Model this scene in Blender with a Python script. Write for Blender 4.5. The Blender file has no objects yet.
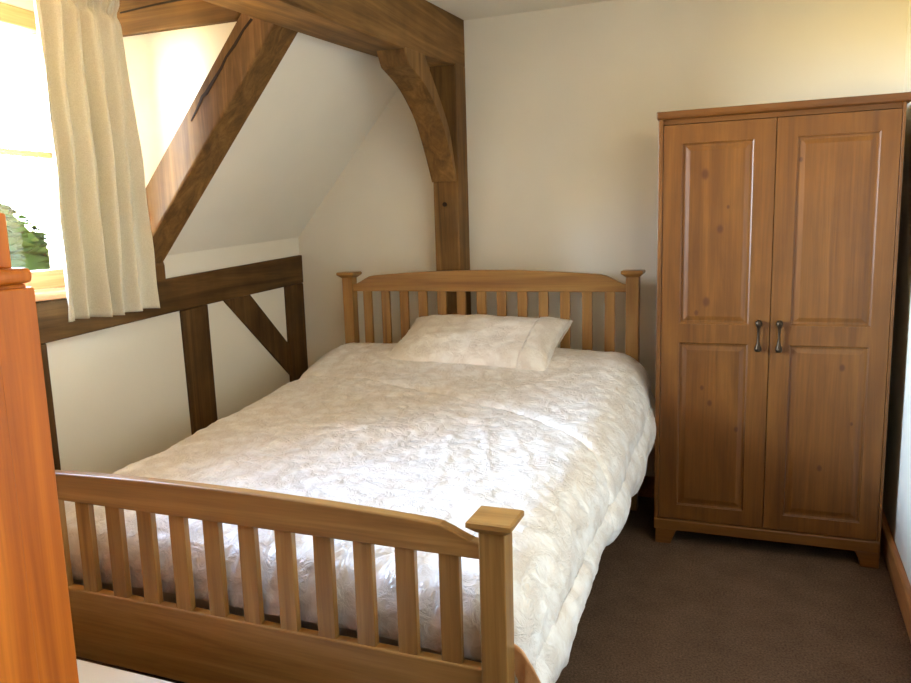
import bpy, bmesh, math, random
import numpy as np
from mathutils import Vector, Matrix, noise

random.seed(4)
S = bpy.context.scene
COL = S.collection

# ------------------------------------------------------------------ helpers
def thing(name, label, cat, loc=(0, 0, 0), group=None):
    o = bpy.data.objects.new(name, None)
    COL.objects.link(o)
    o.location = loc
    o.empty_display_size = .1
    o['label'] = label
    o['category'] = cat
    if group:
        o['group'] = group
    return o

def root_loc(p):
    v = Vector((0, 0, 0))
    while p is not None:
        v += p.location
        p = p.parent
    return v

def link(name, bm, mat, parent=None, smooth=False, bevel=0, loc=None, segs=2):
    """bm in world coordinates -> ONE mesh object."""
    bmesh.ops.recalc_face_normals(bm, faces=bm.faces)
    base = root_loc(parent) if parent else Vector(loc or (0, 0, 0))
    bmesh.ops.translate(bm, verts=bm.verts, vec=-base)
    me = bpy.data.meshes.new(name)
    bm.to_mesh(me)
    bm.free()
    me.materials.append(mat)
    o = bpy.data.objects.new(name, me)
    COL.objects.link(o)
    if parent:
        o.parent = parent
    else:
        o.location = base
    if smooth:
        for p in me.polygons:
            p.use_smooth = True
    if bevel:
        m = o.modifiers.new('bevel', 'BEVEL')
        m.width = bevel
        m.segments = segs
        m.limit_method = 'ANGLE'
        m.angle_limit = math.radians(35)
        m.harden_normals = False
    return o

def tag(o, label, cat, group=None):
    o['label'] = label
    o['category'] = cat
    if group:
        o['group'] = group
    return o

def struct(o):
    o['kind'] = 'structure'
    return o

def box(bm, x0, x1, y0, y1, z0, z1):
    vs = [bm.verts.new((x, y, z)) for x in (x0, x1) for y in (y0, y1) for z in (z0, z1)]
    for f in ((0, 1, 3, 2), (4, 6, 7, 5), (0, 4, 5, 1), (2, 3, 7, 6), (0, 2, 6, 4), (1, 5, 7, 3)):
        bm.faces.new([vs[i] for i in f])
    return vs

def newbox(*a):
    bm = bmesh.new()
    box(bm, *a)
    return bm

def prism(bm, pts, axis, a, b):
    """polygon pts in the two other axes, extruded from a to b along axis."""
    def P(u, v, w):
        return {0: (w, u, v), 1: (u, w, v), 2: (u, v, w)}[axis]
    A = [bm.verts.new(P(u, v, a)) for u, v in pts]
    B = [bm.verts.new(P(u, v, b)) for u, v in pts]
    n = len(pts)
    bm.faces.new(A)
    bm.faces.new(B[::-1])
    for i in range(n):
        j = (i + 1) % n
        bm.faces.new((A[i], A[j], B[j], B[i]))
    return A + B

def newprism(pts, axis, a, b):
    bm = bmesh.new()
    prism(bm, pts, axis, a, b)
    return bm

def frustum(bm, x, y, z0, z1, h0, h1):
    r = []
    for z, h in ((z0, h0), (z1, h1)):
        r.append([bm.verts.new((x + sx * h, y + sy * h, z)) for sx, sy in ((-1, -1), (1, -1), (1, 1), (-1, 1))])
    bm.faces.new(r[0][::-1])
    bm.faces.new(r[1])
    for i in range(4):
        j = (i + 1) % 4
        bm.faces.new((r[0][i], r[0][j], r[1][j], r[1][i]))

def grid(bm, P):
    """P: array n x m x 3 -> quad grid."""
    n, m = P.shape[:2]
    V = [[bm.verts.new(P[i, j]) for j in range(m)] for i in range(n)]
    for i in range(n - 1):
        for j in range(m - 1):
            bm.faces.new((V[i][j], V[i][j + 1], V[i + 1][j + 1], V[i + 1][j]))
    return V

def lathe(bm, cx, cy, prof, n=14):
    rings = []
    for z, r in prof:
        rings.append([bm.verts.new((cx + r * math.cos(2 * math.pi * k / n), cy + r * math.sin(2 * math.pi * k / n), z)) for k in range(n)])
    bm.faces.new(rings[0][::-1])
    bm.faces.new(rings[-1])
    for a, b in zip(rings, rings[1:]):
        for k in range(n):
            bm.faces.new((a[k], a[(k + 1) % n], b[(k + 1) % n], b[k]))

# ------------------------------------------------------------------ materials
def lin(c):
    return tuple(((v / 255) / 12.92 if v / 255 <= .04045 else (((v / 255) + .055) / 1.055) ** 2.4) for v in c) + (1,)

class NT:
    def __init__(self, name):
        self.m = bpy.data.materials.new(name)
        self.m.use_nodes = True
        self.t = self.m.node_tree
        self.t.nodes.clear()
        self.out = self.n('ShaderNodeOutputMaterial')
        self.b = self.n('ShaderNodeBsdfPrincipled')
        self.l(self.b.outputs[0], self.out.inputs[0])
    def n(self, k, **kw):
        nd = self.t.nodes.new(k)
        for a, v in kw.items():
            setattr(nd, a, v)
        return nd
    def l(self, a, b):
        self.t.links.new(a, b)
    def coord(self, scale=(1, 1, 1), rand=True, rot=(0, 0, 0)):
        tc = self.n('ShaderNodeTexCoord')
        mp = self.n('ShaderNodeMapping')
        mp.inputs['Scale'].default_value = scale
        mp.inputs['Rotation'].default_value = rot
        if rand:
            oi = self.n('ShaderNodeObjectInfo')
            mu = self.n('ShaderNodeVectorMath', operation='SCALE')
            cb = self.n('ShaderNodeCombineXYZ')
            for i in range(3):
                self.l(oi.outputs['Random'], cb.inputs[i])
            self.l(cb.outputs[0], mu.inputs[0])
            mu.inputs['Scale'].default_value = 17.3
            ad = self.n('ShaderNodeVectorMath', operation='ADD')
            self.l(tc.outputs['Object'], ad.inputs[0])
            self.l(mu.outputs[0], ad.inputs[1])
            self.l(ad.outputs[0], mp.inputs['Vector'])
        else:
            self.l(tc.outputs['Object'], mp.inputs['Vector'])
        return mp.outputs[0]
    def noise(self, vec, scale, detail=4, rough=.55, dist=0):
        nd = self.n('ShaderNodeTexNoise')
        nd.inputs['Scale'].default_value = scale
        nd.inputs['Detail'].default_value = detail
        nd.inputs['Roughness'].default_value = rough
        nd.inputs['Distortion'].default_value = dist
        self.l(vec, nd.inputs['Vector'])
        return nd.outputs['Fac']
    def ramp(self, fac, stops):
        r = self.n('ShaderNodeValToRGB')
        e = r.color_ramp.elements
        while len(e) < len(stops):
            e.new(.5)
        for k, (p, c) in enumerate(stops):
            e[k].position = p
            e[k].color = c
        self.l(fac, r.inputs[0])
        return r.outputs[0]
    def mix(self, a, b, fac, mode='MIX'):
        m = self.n('ShaderNodeMix', data_type='RGBA', blend_type=mode)
        for s, v in ((0, fac), (6, a), (7, b)):
            if hasattr(v, 'links') or hasattr(v, 'is_linked'):
                self.l(v, m.inputs[s])
            else:
                m.inputs[s].default_value = v
        return m.outputs[2]
    def bump(self, h, strength, dist):
        b = self.n('ShaderNodeBump')
        b.inputs['Strength'].default_value = strength
        b.inputs['Distance'].default_value = dist
        self.l(h, b.inputs['Height'])
        self.l(b.outputs[0], self.b.inputs['Normal'])
    def set(self, **kw):
        for k, v in kw.items():
            self.b.inputs[k.replace('_', ' ')].default_value = v

def wood(name, dark, mid, light, axis, rough=.42, scale=1.0, contrast=.5, spec=.4, knots=None, knotcol=(60, 30, 14), blotch=0.0, coat=0.0, bump=.12):
    t = NT(name)
    sc = [9, 9, 9]
    sc[axis] = .55
    v = t.coord(tuple(s * scale for s in sc))
    f1 = t.noise(v, 1.6, 5, .6, 1.3)
    sc2 = [60, 60, 60]
    sc2[axis] = 1.6
    v2 = t.coord(tuple(s * scale for s in sc2))
    f2 = t.noise(v2, 2.0, 3, .6, .3)
    c = t.ramp(f1, [(.5 - .32 * contrast - .05, lin(dark)), (.5, lin(mid)), (.5 + .32 * contrast + .05, lin(light))])
    g = t.ramp(f2, [(.35, (.72, .68, .64, 1)), (.62, (1, 1, 1, 1))])
    c = t.mix(c, g, .55, 'MULTIPLY')
    if blotch:
        v3 = t.coord((1, 1, 1))
        f3 = t.noise(v3, 4.5, 3, .6)
        c = t.mix(c, t.ramp(f3, [(.38, tuple([1 - blotch] * 3) + (1,)), (.62, (1, 1, 1, 1))]), 1.0, 'MULTIPLY')
    if knots:
        tc = t.n('ShaderNodeTexCoord')
        acc = None
        for (kx, kz, r) in knots:
            d = t.n('ShaderNodeVectorMath', operation='SUBTRACT')
            t.l(tc.outputs['Object'], d.inputs[0])
            d.inputs[1].default_value = (kx, 0, kz)
            mm = t.n('ShaderNodeVectorMath', operation='MULTIPLY')
            t.l(d.outputs[0], mm.inputs[0])
            mm.inputs[1].default_value = (1.15, 0, .8)
            ln = t.n('ShaderNodeVectorMath', operation='LENGTH')
            t.l(mm.outputs[0], ln.inputs[0])
            mr = t.n('ShaderNodeMapRange', interpolation_type='SMOOTHERSTEP')
            t.l(ln.outputs['Value'], mr.inputs[0])
            mr.inputs[1].default_value = r * .35
            mr.inputs[2].default_value = r * 1.5
            mr.inputs[3].default_value = .8
            mr.inputs[4].default_value = 0
            if acc is None:
                acc = mr.outputs[0]
            else:
                mx = t.n('ShaderNodeMath', operation='MAXIMUM')
                t.l(acc, mx.inputs[0])
                t.l(mr.outputs[0], mx.inputs[1])
                acc = mx.outputs[0]
        c = t.mix(c, lin(knotcol), acc)
    t.l(c, t.b.inputs['Base Color'])
    t.set(Roughness=rough)
    t.b.inputs['Specular IOR Level'].default_value = spec
    if coat:
        t.b.inputs['Coat Weight'].default_value = coat
        t.b.inputs['Coat Roughness'].default_value = .25
    if bump:
        t.bump(f2, bump, .004)
    return t.m

def plaster(name, col, rough=.85, var=.04):
    t = NT(name)
    v = t.coord((1, 1, 1), rand=False)
    f = t.noise(v, 1.3, 3)
    a = lin(col)
    b = tuple(x * (1 - var * 2.2) for x in a[:3]) + (1,)
    t.l(t.ramp(f, [(.3, b), (.7, a)]), t.b.inputs['Base Color'])
    t.set(Roughness=rough)
    t.b.inputs['Specular IOR Level'].default_value = .2
    t.bump(t.noise(v, 60, 3), .08, .004)
    return t.m

M = {}
M['wall'] = plaster('cream_wall_paint', (233, 226, 210))
M['ceil'] = plaster('ceiling_paint', (230, 224, 208))
M['dim'] = plaster('bounce_cutting_brown', (84, 62, 42))  # dark tone chosen to cut bounced light, not a paint of the room
OAK = dict(dark=(86, 58, 28), mid=(120, 86, 44), light=(150, 112, 64))
M['oak_x'] = wood('oak_grain_x', axis=0, rough=.6, blotch=.25, spec=.25, **OAK)
M['oak_y'] = wood('oak_grain_y', axis=1, rough=.6, blotch=.25, spec=.25, **OAK)
M['oak_z'] = wood('oak_grain_z', axis=2, rough=.6, blotch=.25, spec=.25, **OAK)
STUD = dict(dark=(70, 48, 24), mid=(94, 66, 34), light=(118, 86, 48))
M['stud_y'] = wood('frame_oak_grain_y', axis=1, rough=.62, blotch=.3, spec=.2, **STUD)
M['stud_z'] = wood('frame_oak_grain_z', axis=2, rough=.62, blotch=.3, spec=.2, **STUD)
BED = dict(dark=(126, 86, 40), mid=(150, 108, 54), light=(168, 125, 69))
M['bed_x'] = wood('bed_pine_grain_x', axis=0, rough=.38, spec=.45, **BED)
M['bed_y'] = wood('bed_pine_grain_y', axis=1, rough=.38, spec=.45, **BED)
M['bed_z'] = wood('bed_pine_grain_z', axis=2, rough=.38, spec=.45, **BED)
WD = dict(dark=(88, 50, 14), mid=(109, 65, 20), light=(127, 80, 29))
KN = [(.165, 1.485, .016), (.223, 1.278, .013), (.179, 1.0, .015), (.143, .957, .009), (.25, 1.36, .006), (.493, 1.52, .008),
      (.20, .60, .01), (.30, .50, .009), (.66, .76, .011), (.60, .37, .010), (.17, .66, .008), (.70, .55, .006)]
M['ward_z'] = wood('wardrobe_pine_grain_z', axis=2, rough=.4, contrast=.7, spec=.4, blotch=.12, **WD)
M['ward_x'] = wood('wardrobe_pine_grain_x', axis=0, rough=.4, contrast=.7, spec=.4, blotch=.12, **WD)
M['ward_panel'] = wood('wardrobe_knotty_panel', axis=2, rough=.4, contrast=.7, spec=.4, blotch=.12, knots=KN, knotcol=(70, 34, 14), **WD)
M['cab'] = wood('cabinet_orange_pine', axis=2, dark=(152, 76, 12), mid=(184, 98, 18), light=(206, 118, 32), rough=.45, scale=.8, spec=.35)
M['skirt'] = wood('skirting_pine', axis=1, dark=(140, 88, 46), mid=(170, 114, 64), light=(190, 134, 82), rough=.45)
M['winwood'] = wood('window_pine', axis=1, dark=(190, 128, 84), mid=(212, 152, 108), light=(226, 172, 128), rough=.4)
t = NT('dark_timber_crack'); t.set(Base_Color=lin((38, 22, 10)), Roughness=.9); M['crack'] = t.m
t = NT('dark_iron'); t.set(Base_Color=lin((62, 48, 34)), Metallic=.85, Roughness=.42)
t.bump(t.noise(t.coord((1, 1, 1)), 160, 2), .1, .002); M['iron'] = t.m

t = NT('brown_carpet')
v = t.coord((1, 1, 1), rand=False)
fa = t.noise(v, 150, 3, .7)
fb = t.noise(v, 9, 3, .6)
c = t.ramp(fa, [(.3, lin((72, 53, 40))), (.7, lin((122, 96, 76)))])
c = t.mix(c, t.ramp(fb, [(.35, (.8, .78, .76, 1)), (.65, (1, 1, 1, 1))]), 1.0, 'MULTIPLY')
t.l(c, t.b.inputs['Base Color']); t.set(Roughness=.95)
t.b.inputs['Specular IOR Level'].default_value = .1
t.bump(fa, .6, .01); M['carpet'] = t.m

def satin(name, base, alt, rough, pattern=1.0):
    t = NT(name)
    v = t.coord((1, 1, 1), rand=False)
    dv = t.n('ShaderNodeTexNoise'); dv.inputs['Scale'].default_value = 9
    t.l(v, dv.inputs['Vector'])
    wv = t.mix(v, dv.outputs['Color'], .06)
    vo = t.n('ShaderNodeTexVoronoi', feature='SMOOTH_F1')
    vo.inputs['Scale'].default_value = 22
    t.l(wv, vo.inputs['Vector'])
    f1 = vo.outputs['Distance']
    f2 = t.noise(wv, 34, 4, .62, 1.6)
    pat = t.n('ShaderNodeMath', operation='MULTIPLY')
    t.l(f1, pat.inputs[0]); t.l(f2, pat.inputs[1])
    c = t.ramp(pat.outputs[0], [(.12, lin(base)), (.3, lin(alt))])
    t.l(c, t.b.inputs['Base Color'])
    t.set(Roughness=rough)
    t.b.inputs['Specular IOR Level'].default_value = .55
    t.b.inputs['Sheen Weight'].default_value = .12
    t.bump(pat.outputs[0], .62 * pattern, .03)
    return t.m
M['satin'] = satin('cream_jacquard_satin', (236, 231, 226), (219, 209, 199), .28)
M['pillow'] = satin('cream_pillow_satin', (240, 233, 224), (226, 215, 203), .34, .8)
M['peach'] = satin('peach_lining', (206, 150, 96), (190, 132, 80), .4, .4)
t = NT('white_sheet'); t.set(Base_Color=lin((206, 194, 178)), Roughness=.8); M['sheet'] = t.m
t = NT('white_paint'); t.set(Base_Color=lin((236, 240, 246)), Roughness=.4)
t.bump(t.noise(t.coord((1, 1, 1)), 40, 2), .04, .003); M['white'] = t.m

t = NT('cream_curtain_cotton')
v = t.coord((1, 1, 1), rand=False)
f = t.noise(v, 260, 2)
t.l(t.ramp(f, [(.3, lin((206, 200, 180))), (.7, lin((222, 217, 200)))]), t.b.inputs['Base Color'])
t.set(Roughness=.9)
t.b.inputs['Specular IOR Level'].default_value = .15
t.bump(f, .15, .002)
tr = t.n('ShaderNodeBsdfTranslucent')
tr.inputs[0].default_value = lin((200, 194, 164))
mx = t.n('ShaderNodeMixShader'); mx.inputs[0].default_value = .08
t.l(t.b.outputs[0], mx.inputs[1]); t.l(tr.outputs[0], mx.inputs[2]); t.l(mx.outputs[0], t.out.inputs[0])
M['curtain'] = t.m

t = NT('window_glass')
tr = t.n('ShaderNodeBsdfTransparent'); gl = t.n('ShaderNodeBsdfGlossy'); gl.inputs['Roughness'].default_value = .02
fr = t.n('ShaderNodeFresnel'); fr.inputs[0].default_value = 1.45
mx = t.n('ShaderNodeMixShader')
t.l(fr.outputs[0], mx.inputs[0]); t.l(tr.outputs[0], mx.inputs[1]); t.l(gl.outputs[0], mx.inputs[2]); t.l(mx.outputs[0], t.out.inputs[0])
M['glass'] = t.m
t = NT('leaves'); v = t.coord((1, 1, 1))
t.l(t.ramp(t.noise(v, 6, 3), [(.3, lin((13, 17, 4))), (.7, lin((24, 28, 7)))]), t.b.inputs['Base Color']); t.set(Roughness=1); t.b.inputs['Specular IOR Level'].default_value = 0; M['leaf'] = t.m
t = NT('bark'); t.set(Base_Color=lin((70, 54, 40)), Roughness=.9); M['bark'] = t.m

# ------------------------------------------------------------------ setting (X right along back wall, Y into the room's depth, Z up; back wall Y=0)
DR = .055                      # the old timber structure sags towards the near end of the room
XK = -.167                     # knee wall
W0, W1 = -2.86, -1.14           # dormer opening
struct(link('floor', newbox(-.5, 3.0, -4.4, .1, -.1, 0), M['carpet']))
struct(link('wall_back', newbox(-.6, 3.0, 0, .12, 0, 2.6), M['wall']))
bm = bmesh.new()
prism(bm, [(2.70, .0), (2.528, -4.4), (2.9, -4.4), (2.9, 0)], 2, 0, 2.6)
struct(link('wall_right', bm, M['wall']))
struct(link('wall_front', newbox(-.6, 3.0, -3.82, -3.7, 0, 2.6), M['dim']))  # unseen near wall, made dark and set close to cut bounced light
# ceiling (slightly sagging)
bm = bmesh.new()
prism(bm, [(.0, 2.296), (-4.4, 2.296 - 4.4 * .062), (-4.4, 2.75), (0, 2.75)], 0, .70, 2.9)
struct(link('ceiling', bm, M['ceil']))
# knee wall with its plaster, rising to the slope where there is no window
bm = bmesh.new()
def zk(y): return 1.285 + DR * y
prism(bm, [(0, 0), (0, zk(0)), (W1, zk(W1)), (W1, 1.06), (W0, 1.0), (W0, zk(W0)), (-4.4, zk(-4.4)), (-4.4, 0)], 0, -.36, XK)
struct(link('wall_left', bm, M['wall']))
# sloping ceiling, two bays either side of the dormer
def slope(y0, y1):
    bm = bmesh.new()
    A = []
    for y in (y0, y1):
        d = DR * y
        A.append([bm.verts.new(p) for p in ((-.36, y, 1.065 + d), (.74, y, 2.32 + d), (.74, y, 2.62), (-.36, y, 2.62))])
    bm.faces.new(A[0]); bm.faces.new(A[1][::-1])
    for i in range(4):
        j = (i + 1) % 4
        bm.faces.new((A[0][i], A[1][i], A[1][j], A[0][j]))
    return bm
struct(link('ceiling_slope', slope(W1, .0), M['wall']))
struct(link('ceiling_slope', slope(-4.4, W0), M['wall']))
struct(link('ceiling_dormer', newbox(-.36, .74, W0, W1, 2.27, 2.6), M['ceil']))
# dormer front wall round the window
WY0, WY1, WZ0, WZ1 = -2.75, -1.375, 1.13, 2.125
bm = bmesh.new()
XO, XI = -.42, -.285
box(bm, XO, XI, W0, WY0, 1.0, 2.3)
box(bm, XO, XI, WY1, W1, 1.0, 2.3)
box(bm, XO, XI, WY0, WY1, 1.0, WZ0)
box(bm, XO, XI, WY0, WY1, WZ1, 2.3)
struct(link('wall_dormer', bm, M['wall']))

# window_1: pine frame, glazing bars, panes, sill
bm = bmesh.new()
fx0, fx1 = -.36, -.29
box(bm, fx0, fx1, WY0, WY1, WZ1 - .065, WZ1)
box(bm, fx0, fx1, WY0, WY1, WZ0, WZ0 + .068)
box(bm, fx0, fx1, WY0, WY0 + .06, WZ0 + .068, WZ1 - .065)
box(bm, fx0, fx1, WY1 - .034, WY1, WZ0 + .068, WZ1 - .065)
win = struct(link('window_1', bm, M['winwood'], bevel=.004))
link('window_mullion', newbox(fx0, fx1 - .005, -2.10, -2.04, WZ0 + .06, WZ1 - .06), M['winwood'], win, bevel=.004)
for a, b in ((WY0 + .06, -2.10), (-2.04, WY1 - .034)):
    link('glazing_bar', newbox(-.345, -.315, a, b, 1.612, 1.634), M['winwood'], win, bevel=.003)
    for z0, z1 in ((WZ0 + .066, 1.613), (1.633, WZ1 - .064)):
        link('window_pane', newbox(-.332, -.328, a - .004, b + .004, z0, z1), M['glass'], win)
link('window_sill', newbox(-.30, -.135, WY0 - .05, WY1 + .08, 1.1, 1.127), M['winwood'], win, bevel=.008)

# skirting on the right wall
bm = bmesh.new()
prism(bm, [(2.676, -.004), (2.534, -3.7), (2.562, -3.7), (2.70, -.004)], 2, 0, .105)
struct(link('baseboard_right', bm, M['skirt'], bevel=.008))
struct(link('baseboard_back', newbox(.84, 2.67, -.02, 0, 0, .105), M['skirt'], bevel=.006))

# ------------------------------------------------------------------ oak timbers
def beam_z(y): return 2.076 + .06 * y
bm = bmesh.new()
ny = 24
P = []
for i in range(ny + 1):
    y = -3.70 * i / ny
    zb = beam_z(y) + .006 * math.sin(y * 2.1)
    zt = 2.31 + .062 * y
    P.append([bm.verts.new(p) for p in ((.632, y, zb + .004), (.836 + .004 * math.sin(3 * y), y, zb), (.836, y, zt), (.632, y, zt))])
bm.faces.new(P[0]); bm.faces.new(P[-1][::-1])
for a, b in zip(P, P[1:]):
    for i in range(4):
        j = (i + 1) % 4
        bm.faces.new((a[i], a[j], b[j], b[i]))
o = link('ceiling_beam', bm, M['oak_y'], bevel=.008)
tag(o, 'massive dark oak beam running along the edge of the ceiling towards the camera', 'beam')

post = tag(link('oak_post', newbox(.706, .836, -.145, -.001, 0, 2.08), M['oak_z'], bevel=.006),
           'square upright oak post against the back wall behind the headboard', 'post')
bm = bmesh.new()
prism(bm, [(.765 + .011 * math.cos(a * math.pi / 6), 1.425 + .011 * math.sin(a * math.pi / 6)) for a in range(12)], 1, -.151, -.14)
link('wooden_peg', bm, M['crack'], post)

# curved knee brace in the plane of post and beam
under = [(-.155, 1.53), (-.235, 1.665), (-.33, 1.795), (-.43, 1.875), (-.53, 1.93), (-.66, 1.972), (-.70, 2.036)]
upper = [(-.49, 2.046), (-.43, 1.985), (-.37, 1.925), (-.295, 1.85), (-.226, 1.765), (-.178, 1.65), (-.143, 1.535)]
def smooth(pts, n=5):
    out = []
    for i in range(len(pts) - 1):
        p0 = pts[max(i - 1, 0)]; p1 = pts[i]; p2 = pts[i + 1]; p3 = pts[min(i + 2, len(pts) - 1)]
        for k in range(n):
            s = k / n
            out.append(tuple(.5 * (2 * p1[a] + (p2[a] - p0[a]) * s + (2 * p0[a] - 5 * p1[a] + 4 * p2[a] - p3[a]) * s * s + (3 * p1[a] - p0[a] - 3 * p2[a] + p3[a]) * s ** 3) for a in (0, 1)))
    out.append(pts[-1])
    return out
uu = smooth(under[:-1]) + [under[-1]]
vv = smooth(upper)
bm = bmesh.new()
n = 31
def resample(pts, n):
    d = [0]
    for a, b in zip(pts, pts[1:]):
        d.append(d[-1] + math.dist(a, b))
    return [(float(np.interp(d[-1] * i / (n - 1), d, [p[0] for p in pts])), float(np.interp(d[-1] * i / (n - 1), d, [p[1] for p in pts]))) for i in range(n)]
ua, va = resample(uu, n), resample(vv[::-1], n)
rows = []
for (a, b) in zip(ua, va):
    rows.append([bm.verts.new((x, p[0], p[1])) for p, x in ((a, .704), (a, .832), (b, .832), (b, .704))])
bm.faces.new(rows[0]); bm.faces.new(rows[-1][::-1])
for a, b in zip(rows, rows[1:]):
    for i in range(4):
        j = (i + 1) % 4
        bm.faces.new((a[i], a[j], b[j], b[i]))
tag(link('curved_brace', bm, M['oak_z'], bevel=.005), 'curved oak knee brace between upright post and ceiling beam', 'brace')

# dormer timbers: slanting rafter, header, short post
raf = tag(link('oak_rafter', newprism([(-.195, 1.155), (.632, 2.113), (.632, 2.33), (-.195, 1.365)], 1, -1.2, -1.05), M['oak_z'], bevel=.008),
          'thick slanting oak rafter rising beside the curtain to the ceiling beam', 'beam')
bm = bmesh.new()
ck = [(.474, 2.062, .006), (.435, 2.03, .005), (.393, 1.982, .007), (.352, 1.945, .005), (.327, 1.909, .006), (.279, 1.858, .008), (.252, 1.828, .009), (.234, 1.818, .007), (.205, 1.775, .005), (.172, 1.735, .002)]
L = [bm.verts.new((x - w * .8, -1.2025, z + w * .6)) for x, z, w in ck]
R_ = [bm.verts.new((x + w * .5, -1.2025, z - w * .4)) for x, z, w in ck]
for i in range(len(ck) - 1):
    bm.faces.new((L[i], L[i + 1], R_[i + 1], R_[i]))
ext = bmesh.ops.extrude_face_region(bm, geom=bm.faces[:])
bmesh.ops.translate(bm, verts=[g for g in ext['geom'] if isinstance(g, bmesh.types.BMVert)], vec=(0, .004, 0))
link('timber_crack', bm, M['crack'], raf)['label'] = 'dark split along the rafter'
hd = tag(link('dormer_header', newprism([(-.30, 2.082), (.395, 2.073), (.56, 2.268), (-.30, 2.268)], 1, -1.19, -1.09), M['oak_x'], bevel=.006),
         'level oak header timber above the white triangle beside the curtain top', 'beam')
bm = bmesh.new()
prism(bm, [(-.13, 2.158), (.05, 2.166), (.2, 2.168), (.36, 2.176), (.36, 2.180), (.2, 2.176), (.05, 2.172), (-.13, 2.163)], 1, -1.193, -1.185)
link('timber_crack', bm, M['crack'], hd)['label'] = 'dark split along the header'
tag(link('jamb_post', newprism([(-.25, 1.1), (-.152, 1.12), (-.152, 1.19), (-.19, 1.3), (-.25, 1.3)], 1, -1.205, -1.045), M['oak_z'], bevel=.006),
    'short oak post under the foot of the slanting rafter, behind the curtain', 'post')

# plaster cheek of the dormer: the bright triangle
struct(link('wall_cheek', newprism([(-.36, 1.0), (-.2, 1.15), (.64, 2.16), (.64, 2.3), (-.36, 2.3)], 1, -1.165, -1.141), M['wall']))
struct(link('wall_cheek', newprism([(-.36, 1.0), (-.2, 1.05), (.64, 2.06), (.64, 2.3), (-.36, 2.3)], 1, -2.858, -2.83), M['wall']))

# knee-wall frame
XF = XK + .018
rail = newprism([(0, 1.188), (-1.05, 1.132), (-1.24, 1.119), (-2.86, 1.035), (-3.7, .98), (-3.7, .84), (-1.659, .951), (-.98, .990), (-.166, 1.028), (0, 1.036)], 0, XK - .05, XF)
tag(link('wall_rail', rail, M['stud_y'], bevel=.005), 'long horizontal oak rail along the low left wall under the window', 'beam')
def stud(pts, label):
    tag(link('wall_stud', newprism(pts, 0, XK - .05, XF - .002), M['stud_z'], bevel=.005), label, 'timber stud', 'oak uprights in the low left wall')
stud([(-.968, .988), (-.948, 0), (-.785, 0), (-.798, .999)], 'upright oak stud in the low left wall, midway beside the bed')
stud([(-.168, 1.03), (-.168, 0), (-.001, 0), (-.001, 1.034)], 'upright oak stud in the corner by the back wall')
stud([(-1.86, .935), (-1.87, 0), (-1.648, 0), (-1.652, .952)], 'upright oak stud below the window, half hidden by the orange pine cupboard')
tag(link('wall_brace', newprism([(-.675, 1.004), (-.168, .545), (-.168, .715), (-.478, 1.014)], 0, XK - .05, XF - .004), M['stud_z'], bevel=.004),
    'diagonal oak brace in the low left wall, slanting down to the corner stud', 'brace')

# ------------------------------------------------------------------ curtain
def curtain():
    nz, nu = 90, 150
    z0, z1 = 1.034, 2.19
    P = np.zeros((nz, nu, 3))
    for i in range(nz):
        s = i / (nz - 1)
        z = z0 + (z1 - z0) * s
        ya = -1.70 + .012 * math.sin(3 * s)
        yb = -1.280 - .056 * s
        tape = math.exp(-((z - 2.105) / .022) ** 2)
        for j in range(nu):
            u = j / (nu - 1)
            y = ya + (yb - ya) * u
            ph = u * 5.2 + .22 * math.sin(2.6 * s + 3 * u) + .15 * noise.noise((u * 5, s * 2.2, 1.3))
            a = (.037 - .009 * s) * (1 - .6 * tape)
            w = math.sin(2 * math.pi * ph) + .32 * math.sin(4 * math.pi * ph + 1.1 + s) + .25 * math.sin(2 * math.pi * (u * 3.1 + .4 * s))
            x = .0 + a * w * (.55 + .45 * math.sin(math.pi * min(1, u * 1.15 + .05)))
            if z > 2.085:
                x += .010 * math.sin(2 * math.pi * u * 22) * min(1, (z - 2.085) / .03)
            x += -.018 * tape + .014 * noise.noise((u * 9, s * 5, 7.1))
            y += .007 * math.cos(2 * math.pi * ph)
            P[i, j] = (x, y, z + .004 * math.sin(9 * u) * (1 - s))
    bm = bmesh.new()
    grid(bm, P)
    o = link('curtain', bm, M['curtain'], smooth=True)
    so = o.modifiers.new('solid', 'SOLIDIFY'); so.thickness = .003
    return o
tag(curtain(), 'cream pleated curtain hanging drawn aside at the window', 'curtain')
tr = thing('curtain_track', 'white curtain track above the window holding the cream curtain', 'curtain rail', (0, -1.85, 2.2))
link('track_rail', newbox(-.012, .012, -2.80, -1.23, 2.19, 2.215), M['white'], tr, bevel=.003)
for y in (-2.7, -2.0, -1.36):
    link('track_bracket', newbox(-.01, .01, y - .012, y + .012, 2.21, 2.272), M['white'], tr)

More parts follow.
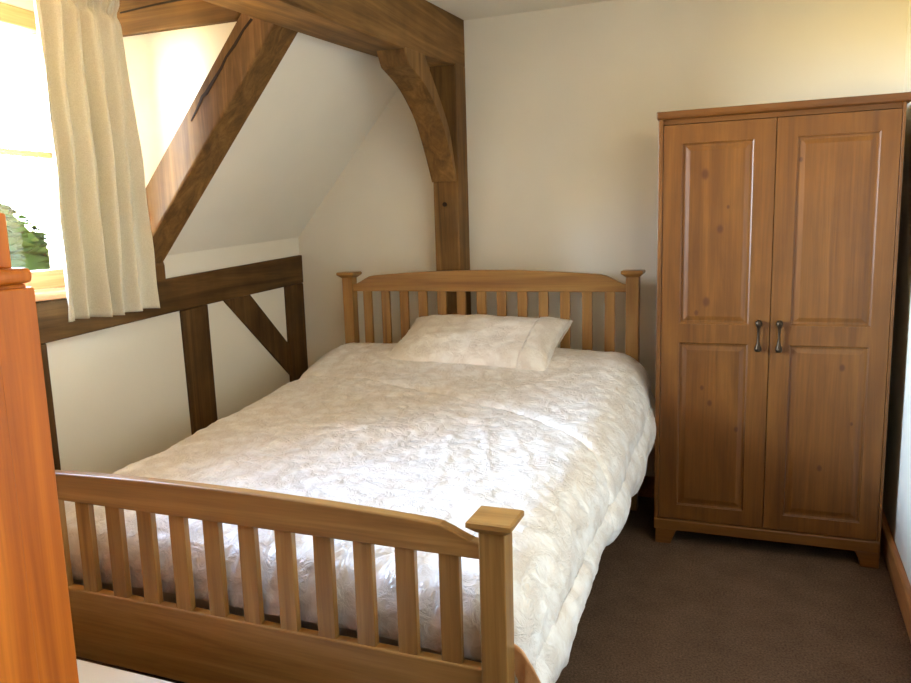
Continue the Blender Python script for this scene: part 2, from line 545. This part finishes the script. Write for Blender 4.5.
# ------------------------------------------------------------------ bed
BX0, BX1, HY, FY = .2393, 1.6667, -.1792, -2.1727
bed = thing('double_bed', 'honey pine double bed with slatted headboard and footboard', 'bed', ((BX0 + BX1) / 2, (HY + FY) / 2, 0))
def bed_post(x, y, top):
    p = link('bed_post', newbox(x - .028, x + .028, y - .028, y + .028, 0, top - .026), M['bed_z'], bed, bevel=.003)
    bm = bmesh.new()
    frustum(bm, x, y, top - .028, top - .013, .030, .0475)
    frustum(bm, x, y, top - .013, top - .003, .0475, .0475)
    frustum(bm, x, y, top - .003, top, .0475, .044)
    link('post_cap', bm, M['bed_x'], p)
for x in (BX0, BX1):
    bed_post(x, HY, 1.104)
    bed_post(x, FY, .731)
def rail_top(y, zb, zend, zsh, zc, th):
    n = 60
    pts = [(BX0 + .02, zb), (BX1 - .02, zb)]
    for i in range(n + 1):
        x = BX1 - .026 - (BX1 - BX0 - .052) * i / n
        d = min(x - BX0, BX1 - x) - .026
        mid = (BX1 - BX0) / 2
        s = min(1, d / .105)
        e = zend + (zsh - zend) * (s * s * (3 - 2 * s))
        q = (x - (BX0 + BX1) / 2) / mid
        arch = (zc - zsh) * (1 - q * q) if d > 0 else 0
        pts.append((x, e + arch * s))
    return newprism(pts, 1, y - th / 2, y + th / 2)
link('headboard_rail', rail_top(HY, 1.007, 1.042, 1.073, 1.110, .03), M['bed_x'], bed, bevel=.004)
link('footboard_rail', rail_top(FY, .637, .671, .698, .7205, .03), M['bed_x'], bed, bevel=.004)
link('headboard_lower_rail', newbox(BX0 + .02, BX1 - .02, HY - .013, HY + .013, .33, .53), M['bed_x'], bed, bevel=.003)
link('footboard_lower_rail', newbox(BX0 + .02, BX1 - .02, FY - .014, FY + .014, .195, .393), M['bed_x'], bed, bevel=.004)
for i in range(1, 14):
    x = BX0 + (BX1 - BX0) * i / 14
    link('headboard_slat', newbox(x - .023, x + .023, HY - .009, HY + .009, .52, 1.01), M['bed_z'], bed, bevel=.002)
    link('footboard_slat', newbox(x - .023, x + .023, FY - .009, FY + .009, .385, .64), M['bed_z'], bed, bevel=.002)
for x in (BX0, BX1):
    link('side_rail', newbox(x - .012, x + .012, FY + .02, HY - .02, .22, .39), M['bed_y'], bed, bevel=.003)
for i in range(12):
    y = FY + .12 + i * .158
    link('base_slat', newbox(BX0 + .01, BX1 - .01, y - .035, y + .035, .315, .33), M['bed_x'], bed)

# mattress
bm = newbox(.27, 1.636, -2.115, -.21, .331, .52)
mt = link('mattress', bm, M['sheet'], bevel=.045, segs=4)
tag(mt, 'pale mattress lying in the bed under the duvet', 'mattress')

# duvet
def lerp(x, xs, ys): return float(np.interp(x, xs, ys))
NV, NU = 300, 330
def seam_y(px):           # where the turned-back head section ends, by position across
    return lerp(px, [.1, .3, .5, 1.02, 1.35, 1.54, 1.8, 2.1], [-.56, -.60, -.64, -.80, -.93, -1.06, -1.28, -1.45])
def fbm(x, y, s, o=4, seed=0.):
    a, r = 1, 0
    for k in range(o):
        r += a * noise.noise((x * s, y * s, seed + k * 3.7))
        s *= 2.05
        a *= .5
    return r
def ridg(x, y, s, seed):
    v = 1 - abs(noise.noise((x * s, y * s, seed))) * 2.2
    return max(0, v) ** 3
CREASES = [  # x0,y0,x1,y1,width,height
    (.84, -1.50, 1.10, -1.39, .016, .010), (1.08, -1.40, 1.26, -1.20, .014, .011), (1.22, -1.26, 1.30, -1.60, .012, .009),
    (1.31, -1.18, 1.42, -1.50, .011, .009), (1.38, -1.12, 1.53, -1.42, .011, .009), (.72, -1.30, 1.05, -1.22, .018, .010),
    (.62, -1.12, .95, -1.00, .02, .009), (1.05, -1.02, 1.32, -1.08, .016, .010), (1.28, -.72, 1.40, -.62, .016, .012),
    (.55, -1.62, .86, -1.46, .018, .010), (1.05, -1.75, 1.25, -1.60, .02, .010), (.45, -.36, .60, -.58, .016, .012),
    (1.46, -.85, 1.55, -.98, .014, .012), (1.18, -1.08, 1.30, -1.02, .012, .012), (.95, -1.62, 1.22, -1.48, .016, .011)]
def seg_d(px, py, c):
    ax, ay, bx, by = c[:4]
    dx, dy = bx - ax, by - ay
    t_ = max(0, min(1, ((px - ax) * dx + (py - ay) * dy) / (dx * dx + dy * dy)))
    return math.hypot(px - ax - t_ * dx, py - ay - t_ * dy), t_
def duvet():
    P = np.zeros((NV, NU, 3)); Q = np.zeros((NV, NU, 2)); D = np.zeros((NV, NU))
    yh, yf = -.115, -2.092
    for i in range(NV):
        v = i / (NV - 1)
        y = yh + (yf - yh) * v
        T = lerp(y, [-2.092, -2.085, -2.06, -2.0, -1.9, -1.5, -1.0, -.6, -.36, -.22, -.15, -.115],
                    [.365, .44, .488, .518, .532, .56, .598, .643, .705, .715, .705, .64])
        xl, xr = .165, lerp(y, [-2.1, -2.0, -1.5, -1.0, -.5, -.2, -.115], [1.700, 1.712, 1.73, 1.74, 1.75, 1.735, 1.69])
        hl = min(T - .13, .43)
        hr = lerp(y, [-2.1, -2.0, -1.8, -1.6, -1.2, -.8, -.5, -.3, -.115], [.20, .25, .31, .33, .315, .32, .35, .40, .44])
        hr = min(hr, T - .22) if y < -2.05 else hr
        hr += .012 * math.sin(y * 9) + .010 * noise.noise((y * 7, 2, 5))
        rl, rr = .09, .15
        pts = [(xl, hl), (xl, T - rl)]
        for k in range(1, 9):
            a = math.pi - k / 8 * math.pi / 2
            pts.append((xl + rl + rl * math.cos(a), T - rl + rl * math.sin(a)))
        for k in range(1, 30):
            q = k / 30
            x = xl + rl + (xr - rr - xl - rl) * q
            pts.append((x, T + .014 * math.sin(math.pi * q)))
        for k in range(0, 11):
            a = math.pi / 2 - k / 10 * math.pi / 2
            pts.append((xr - rr + rr * math.cos(a), T - rr + rr * math.sin(a)))
        dd = T - rr - hr
        for k in range(1, 9):
            q = k / 8
            pts.append((xr + .028 * math.sin(q * math.pi) - .008 * q, T - rr - dd * q))
        d = [0]
        for a, b in zip(pts, pts[1:]):
            d.append(d[-1] + math.dist(a, b))
        ss = np.linspace(0, d[-1], NU)
        X = np.interp(ss, d, [p[0] for p in pts]); Z = np.interp(ss, d, [p[1] for p in pts])
        topc = d[[k for k, p in enumerate(pts) if p[0] >= xl + rl - 1e-6][0]]
        for j in range(NU):
            px = xl + rl + (ss[j] - topc)          # position across as if laid flat
            P[i, j] = (X[j], y, Z[j])
            Q[i, j] = (px, y)
            edge = max(0, min(1, (ss[j]) / .05)) * max(0, min(1, (d[-1] - ss[j]) / .03 + .3))
            sy = seam_y(px) + .018 * noise.noise((px * 6, 1.1, 9.3))
            e = y - sy
            hsec = 1 / (1 + math.exp(-max(-60, min(60, e / .010))))
            h = .012 * hsec - .006 * math.exp(-((e + .012) / .012) ** 2)
            a1 = .011 * fbm(px, y * .9, 4.2, 3, 1.7) + .0045 * ridg(px + .3 * noise.noise((px * 3, y * 3, 4)), y, 7.5, 4.4) + .002 * ridg(px, y, 17, 8.8)
            a1 += .0015 * ridg(px + .1 * y, y * 1.3, 31, 2.8) + .001 * ridg(px, y - .2 * px, 55, 5.8)
            h += a1 * (1 - .45 * hsec)
            for c in CREASES:
                if abs(px - .5 * (c[0] + c[2])) < .32 and abs(y - .5 * (c[1] + c[3])) < .34:
                    dd_, t_ = seg_d(px + .02 * noise.noise((px * 11, y * 11, 3)), y + .02 * noise.noise((px * 11, y * 11, 6)), c)
                    h += .5 * c[5] * math.exp(-(dd_ / c[4]) ** 2) * (.45 + .55 * math.sin(math.pi * (.1 + .8 * t_)))
            side = max(0, (px - 1.66) / .3)
            if side > 0:
                h += min(1, side) * (.022 * noise.noise((y * 4.5, side, 3)) + .010 * math.sin(y * 9 + 4 * noise.noise((y * 1.5, side, 8))))
            D[i, j] = h * edge
    # normals by differences
    du = np.gradient(P, axis=1); dv = np.gradient(P, axis=0)
    N = np.cross(dv, du)
    N /= np.linalg.norm(N, axis=2, keepdims=True) + 1e-9
    if N[NV // 2, NU // 2, 2] < 0:
        N = -N
    P = P + N * D[..., None]
    P[..., 1] = np.clip(P[..., 1], -2.112, -.096)
    P = P * .971 + np.array((.0616, -.1025, .0379))
    bm = bmesh.new()
    grid(bm, P)
    o = link('duvet', bm, M['satin'], smooth=True)
    so = o.modifiers.new('solid', 'SOLIDIFY'); so.thickness = .012; so.offset = -1
    return o
dv = tag(duvet(), 'rumpled cream satin duvet spread over the bed, hanging down its right side', 'duvet')
# peach lining showing at the foot corner of the duvet
nz, nu = 30, 40
P = np.zeros((nz, nu, 3))
for i in range(nz):
    q = i / (nz - 1)
    for j in range(nu):
        u = j / (nu - 1)
        zt = .440 - .03 * u - .08 * u ** 3
        P[i, j] = (1.677 + .083 * u + .018 * q * u, -2.142 - .006 * u - .012 * q + .009 * math.sin(u * 9 + 3 * q - .5) * (.25 + q) + .006 * math.sin(u * 21 + q * 4) * q, zt - (zt - .16) * q)
bm = bmesh.new(); grid(bm, P)
ln = link('duvet_lining', bm, M['peach'], dv, smooth=True)
ln['label'] = 'peach underside of the duvet at the foot corner'
so = ln.modifiers.new('solid', 'SOLIDIFY'); so.thickness = .006

# pillow: a soft cushion surface, plus the band at its open end
def pillow_surface(a0, a1, W, D, T, grow=0., n=46, m=40):
    bm = bmesh.new()
    def pt(a, b, sgn):
        pa = a * (1 - .05 * (1 - b * b)) if abs(a) > .7 else a
        k = max(0, (1 - abs(a) ** 3.4)) ** .55 * max(0, (1 - abs(b) ** 3.0)) ** .6
        bb = b * (1 - .05 * (1 - a * a))
        x = pa * W / 2; y = bb * D / 2
        z = sgn * (T / 2) * k + .010 * fbm(a * 1.4, b + sgn, 1.7, 3, 2.2) * (k + .25) + .003 * ridg(a * 1.2, b, 4.5, 7.)
        nrm = grow * sgn
        return (x, y, z + nrm)
    for sgn in (1, -1):
        P = np.zeros((n, m, 3))
        for i in range(n):
            for j in range(m):
                P[i, j] = pt(a0 + (a1 - a0) * i / (n - 1), -1 + 2 * j / (m - 1), sgn)
        grid(bm, P)
    bmesh.ops.remove_doubles(bm, verts=bm.verts, dist=.0006)
    return bm
PW = Matrix.Translation((.992, -.382, .788)) @ Matrix.Rotation(math.radians(-3), 4, 'Z') @ Matrix.Rotation(math.radians(23), 4, 'X')
bm = pillow_surface(-1, 1, .800, .445, .150)
bmesh.ops.transform(bm, matrix=PW, verts=bm.verts)
pl = tag(link('pillow', bm, M['pillow'], smooth=True, loc=(1.018, -.379, .72)), 'cream satin pillow leaning against the headboard slats', 'pillow')
bm = pillow_surface(.66, .985, .800, .445, .150, .004, 16, 40)
bmesh.ops.transform(bm, matrix=PW, verts=bm.verts)
o = link('pillowcase_flap', bm, M['pillow'], smooth=True, parent=pl)
so = o.modifiers.new('solid', 'SOLIDIFY'); so.thickness = .003

# ------------------------------------------------------------------ wardrobe
WX, WF, WB = 1.812, -.5226, -.03
WWD = .816
wd = thing('wardrobe', 'tall two-door knotty pine wardrobe against the back wall beside the bed', 'wardrobe', (WX, WF, 0))
def wl(name, bm, mat, parent=wd, **k):
    bmesh.ops.translate(bm, verts=bm.verts, vec=(WX, WF, 0))
    return link(name, bm, mat, parent, **k)
DP = WB - WF
wl('side_panel', newbox(-.007, .0105, 0, DP, .06, 1.695), M['ward_z'], bevel=.002)
wl('side_panel', newbox(WWD - .0105, WWD, 0, DP, .06, 1.695), M['ward_z'], bevel=.002)
wl('back_panel', newbox(.01, WWD - .01, DP - .01, DP - .002, .08, 1.69), M['ward_z'])
wl('top_panel', newbox(.01, WWD - .01, .012, DP - .01, 1.676, 1.694), M['ward_x'])
wl('bottom_panel', newbox(.01, WWD - .01, .024, DP - .01, .085, .105), M['ward_x'])
wl('bottom_rail', newbox(-.007, WWD, -.006, .02, .06, .106), M['ward_x'], bevel=.005)
bm = bmesh.new()
pr = [(-.010, 1.694), (-.016, 1.698), (-.020, 1.706), (-.022, 1.722), (DP, 1.722), (DP, 1.694)]
prism(bm, pr, 0, -.0125, WWD + .014)
wl('cornice', bm, M['ward_x'], bevel=.003)
for x0, x1, fx in ((0.0, .085, 1), (WWD - .085, WWD, -1)):
    for y0, y1 in ((-.004, .045), (DP - .05, DP - .002)):
        if fx == 1:
            pts = [(x0, .0), (x0 + .062, .0), (x0 + .07, .03), (x0 + .085, .061), (x0, .061)]
        else:
            pts = [(x1, .0), (x1 - .062, .0), (x1 - .07, .03), (x1 - .085, .061), (x1, .061)]
        wl('foot', newprism(pts, 1, y0, y1), M['ward_x'], bevel=.003)
def wdoor(x0, x1, pl_, pr_, hx):
    z0, z1 = .110, 1.672
    bays = [(.170, .840), (.914, 1.603)]
    bm = bmesh.new()
    th = .018
    box(bm, x0, pl_, .001, th, z0, z1)
    box(bm, pr_, x1, .001, th, z0, z1)
    for a, b in ((z0, bays[0][0]), (bays[0][1], bays[1][0]), (bays[1][1], z1)):
        box(bm, pl_, pr_, .001, th, a, b)
    bmesh.ops.remove_doubles(bm, verts=bm.verts, dist=.0001)
    d = wl('wardrobe_door', bm, M['ward_panel'])
    for a, b in bays:
        bm = bmesh.new()
        c = .011
        f = [[bm.verts.new((x, y, z)) for x, z in ((pl_ + k, a + k), (pr_ - k, a + k), (pr_ - k, b - k), (pl_ + k, b - k))]
             for k, y in ((-.001, .002), (.004, .0045), (.006, .009), (.014, .0095), (.030, .0055))]
        for r0, r1 in zip(f, f[1:]):
            for i in range(4):
                j = (i + 1) % 4
                bm.faces.new((r0[i], r0[j], r1[j], r1[i]))
        bm.faces.new(f[-1])
        back = [bm.verts.new((x, .016, z)) for x, z in ((pl_ - .001, a - .001), (pr_ + .001, a - .001), (pr_ + .001, b + .001), (pl_ - .001, b + .001))]
        for i in range(4):
            j = (i + 1) % 4
            bm.faces.new((f[0][i], back[i], back[j], f[0][j]))
        bm.faces.new(back)
        wl('door_panel', bm, M['ward_panel'], d)
    # drop handle: round boss, slim shaft, bell end
    bm = bmesh.new()
    zt = .930
    lathe(bm, hx, -.018, [(zt - .116, .004), (zt - .115, .010), (zt - .108, .0125), (zt - .098, .0115), (zt - .088, .007), (zt - .07, .0048), (zt - .045, .0045),
                          (zt - .026, .0055), (zt - .018, .010), (zt - .008, .0125), (zt + .002, .010), (zt + .006, .003)])
    prism(bm, [(hx + .008 * math.cos(k * math.pi / 5), zt - .008 + .008 * math.sin(k * math.pi / 5)) for k in range(10)], 1, -.02, .002)
    wl('door_handle', bm, M['iron'], d, smooth=True)['label'] = 'dark iron drop handle'
wdoor(.0125, .4075, .080, .334, .3695)
wdoor(.4105, WWD - .0125, .478, .744, .4415)

# ------------------------------------------------------------------ orange pine cupboard in the foreground, left edge
CX, CY0, CY1, CZ = 1.108, -3.34, -2.70, 1.268
cab = thing('pine_cupboard', 'bright orange pine cupboard in the left foreground beside the footboard', 'cupboard', (.8, -3.0, 0))
link('carcass', newbox(.52, CX - .018, CY0, CY1 - .004, .06, CZ - .024), M['cab'], cab, bevel=.004)
for y0, y1 in ((CY0, -3.022), (-3.018, CY1)):
    d = link('cupboard_door', newbox(CX - .018, CX - .002, y0 + .004, y1 - .003, .08, CZ - .03), M['cab'], cab, bevel=.003)
    link('door_panel', newbox(CX - .004, CX + .002, y0 + .075, y1 - .075, .16, CZ - .11), M['cab'], d, bevel=.004)
    yk = -3.045 if y1 < -3 else -2.995
    bm = bmesh.new(); lathe(bm, CX + .014, yk, [(.66, .004), (.664, .012), (.676, .015), (.69, .012), (.694, .004)])
    link('door_knob', bm, M['cab'], d, smooth=True)
link('plinth', newbox(.53, CX - .04, CY0 + .02, CY1 - .02, 0, .06), M['cab'], cab)
link('cupboard_top', newbox(.515, CX - .004, CY0 - .01, CY1, CZ - .024, CZ), M['cab'], cab, bevel=.009, segs=3)
link('gallery_shelf', newbox(.52, CX - .046, CY0, CY1 - .002, CZ - .002, CZ + .084), M['cab'], cab, bevel=.004)

# white-topped low bench at the bottom edge
bn = thing('low_bench', 'low white-topped bench between the orange cupboard and the footboard', 'bench', (.75, -2.5, 0))
link('bench_top', newbox(.25, 1.30, -2.66, -2.318, .278, .30), M['white'], bn, bevel=.004)
for x in (.28, 1.27):
    for y in (-2.63, -2.348):
        link('leg', newbox(x - .02, x + .02, y - .02, y + .02, 0, .28), M['white'], bn, bevel=.002)
link('apron', newbox(.285, 1.265, -2.645, -2.333, .225, .279), M['white'], bn, bevel=.002)

# ------------------------------------------------------------------ garden tree outside the window
TX, TY = -4.2, 1.12
tree = thing('garden_tree', 'dark green conifer outside the window, showing low behind the cupboard', 'tree', (TX, TY, -2.6))
bm = bmesh.new()
lathe(bm, TX, TY, [(-2.6, .16), (-1.2, .12), (.2, .06)], 10)
link('trunk', bm, M['bark'], tree)
bm = bmesh.new()
def crown_r(h): return 2.0 * (1 - h) ** .85 + .03
ring = [[bm.verts.new((TX + .84 * crown_r(h) * (1 + .12 * noise.noise((math.cos(a) * 2, math.sin(a) * 2, h * 6))) * math.cos(a),
                       TY + .84 * crown_r(h) * (1 + .12 * noise.noise((math.cos(a) * 2, math.sin(a) * 2, h * 6))) * math.sin(a), -.7 + 2.55 * h))
         for a in [2 * math.pi * k / 28 for k in range(28)]] for h in [i / 16 for i in range(17)]]
for a, b in zip(ring, ring[1:]):
    for k in range(28):
        bm.faces.new((a[k], a[(k + 1) % 28], b[(k + 1) % 28], b[k]))
bm.faces.new(ring[0][::-1]); bm.faces.new(ring[-1])
rnd = random.Random(7)
for k in range(4200):
    a = rnd.uniform(0, 2 * math.pi); h = 1 - math.sqrt(rnd.random())
    R_h = crown_r(h) * rnd.uniform(.8, 1.0)
    c = Vector((TX + R_h * math.cos(a), TY + R_h * math.sin(a), -.7 + 2.55 * h))
    s_ = rnd.uniform(.06, .12)
    q = Matrix.Rotation(rnd.uniform(0, 6.3), 3, 'Z') @ Matrix.Rotation(rnd.uniform(-.9, .9), 3, 'X')
    bm.faces.new([bm.verts.new(c + q @ Vector(p)) for p in ((-s_, 0, 0), (0, -s_ * .5, .02), (s_, 0, 0), (0, s_ * .5, .02))])
link('foliage', bm, M['leaf'], tree)

# ------------------------------------------------------------------ light
w = bpy.data.worlds.new('daylight')
S.world = w
w.use_nodes = True
nt = w.node_tree
nt.nodes.clear()
out = nt.nodes.new('ShaderNodeOutputWorld')
bg = nt.nodes.new('ShaderNodeBackground')
tc = nt.nodes.new('ShaderNodeTexCoord')
sx = nt.nodes.new('ShaderNodeSeparateXYZ')
mr = nt.nodes.new('ShaderNodeMapRange')
mr.inputs[1].default_value = -1; mr.inputs[2].default_value = 1
rp = nt.nodes.new('ShaderNodeValToRGB')
el = rp.color_ramp.elements
el[0].position = 0.0; el[0].color = (.20, .15, .07, 1)
el[1].position = 1.0; el[1].color = (.045, .075, .13, 1)
for p, c in ((.36, (.34, .27, .13, 1)), (.475, (.62, .54, .30, 1)), (.502, (.66, .80, .96, 1)), (.58, (.62, .81, 1.0, 1)), (.66, (.34, .48, .68, 1)), (.74, (.12, .18, .28, 1))):
    e = el.new(p); e.color = c
nt.links.new(tc.outputs['Generated'], sx.inputs[0])
nt.links.new(sx.outputs['Z'], mr.inputs[0])
nt.links.new(mr.outputs[0], rp.inputs[0])
nt.links.new(rp.outputs[0], bg.inputs['Color'])
bg.inputs['Strength'].default_value = 205.0
nt.links.new(bg.outputs[0], out.inputs[0])

def area(name, loc, rot, sx_, sy_, power, col, portal=False):
    L_ = bpy.data.lights.new(name, 'AREA')
    L_.shape = 'RECTANGLE'; L_.size = sx_; L_.size_y = sy_
    L_.energy = power; L_.color = col
    o = bpy.data.objects.new(name, L_)
    COL.objects.link(o)
    o.location = loc; o.rotation_euler = rot
    if portal:
        L_.cycles.is_portal = True
    return o
area('window_daylight_portal', (-.43, (WY0 + WY1) / 2, (WZ0 + WZ1) / 2), (0, math.radians(-90), 0), WZ1 - WZ0, WY1 - WY0, 1, (1, 1, 1), True)
# warm lamp added out of view on the right, brightens cupboard and slat sides
ld = area('added_side_light', (2.5, -3.05, 1.1), (0, math.radians(90), 0), 1.7, .7, 1.2, (1.0, .84, .62))
ld.data.spread = math.radians(60)

# ------------------------------------------------------------------ camera
cx, cy, cz, yaw, pitch, roll, f = 2.1234, -3.5356, 1.3085, .3722, .151, -.0286, 742.3583
fwd = Vector((-math.sin(yaw) * math.cos(pitch), math.cos(yaw) * math.cos(pitch), -math.sin(pitch)))
right = Vector((math.cos(yaw), math.sin(yaw), 0))
up = right.cross(fwd)
c_, s_ = math.cos(roll), math.sin(roll)
r2 = c_ * right + s_ * up
u2 = -s_ * right + c_ * up
cam = bpy.data.cameras.new('camera')
cam.sensor_width = 36
cam.lens = f / 911 * 36
cam.clip_start = .01
co = bpy.data.objects.new('camera', cam)
COL.objects.link(co)
mw = Matrix((r2, u2, -fwd)).transposed().to_4x4()
mw.translation = (cx, cy, cz)
co.matrix_world = mw
S.camera = co

vs = S.view_settings
vs.view_transform = 'Standard'
vs.look = 'None'
vs.gamma = 1
vs.use_curve_mapping = False
vs.exposure = 0.0
S.cycles.use_denoising = True
S.cycles.max_bounces = 12
S.cycles.diffuse_bounces = 8
S.cycles.transparent_max_bounces = 12
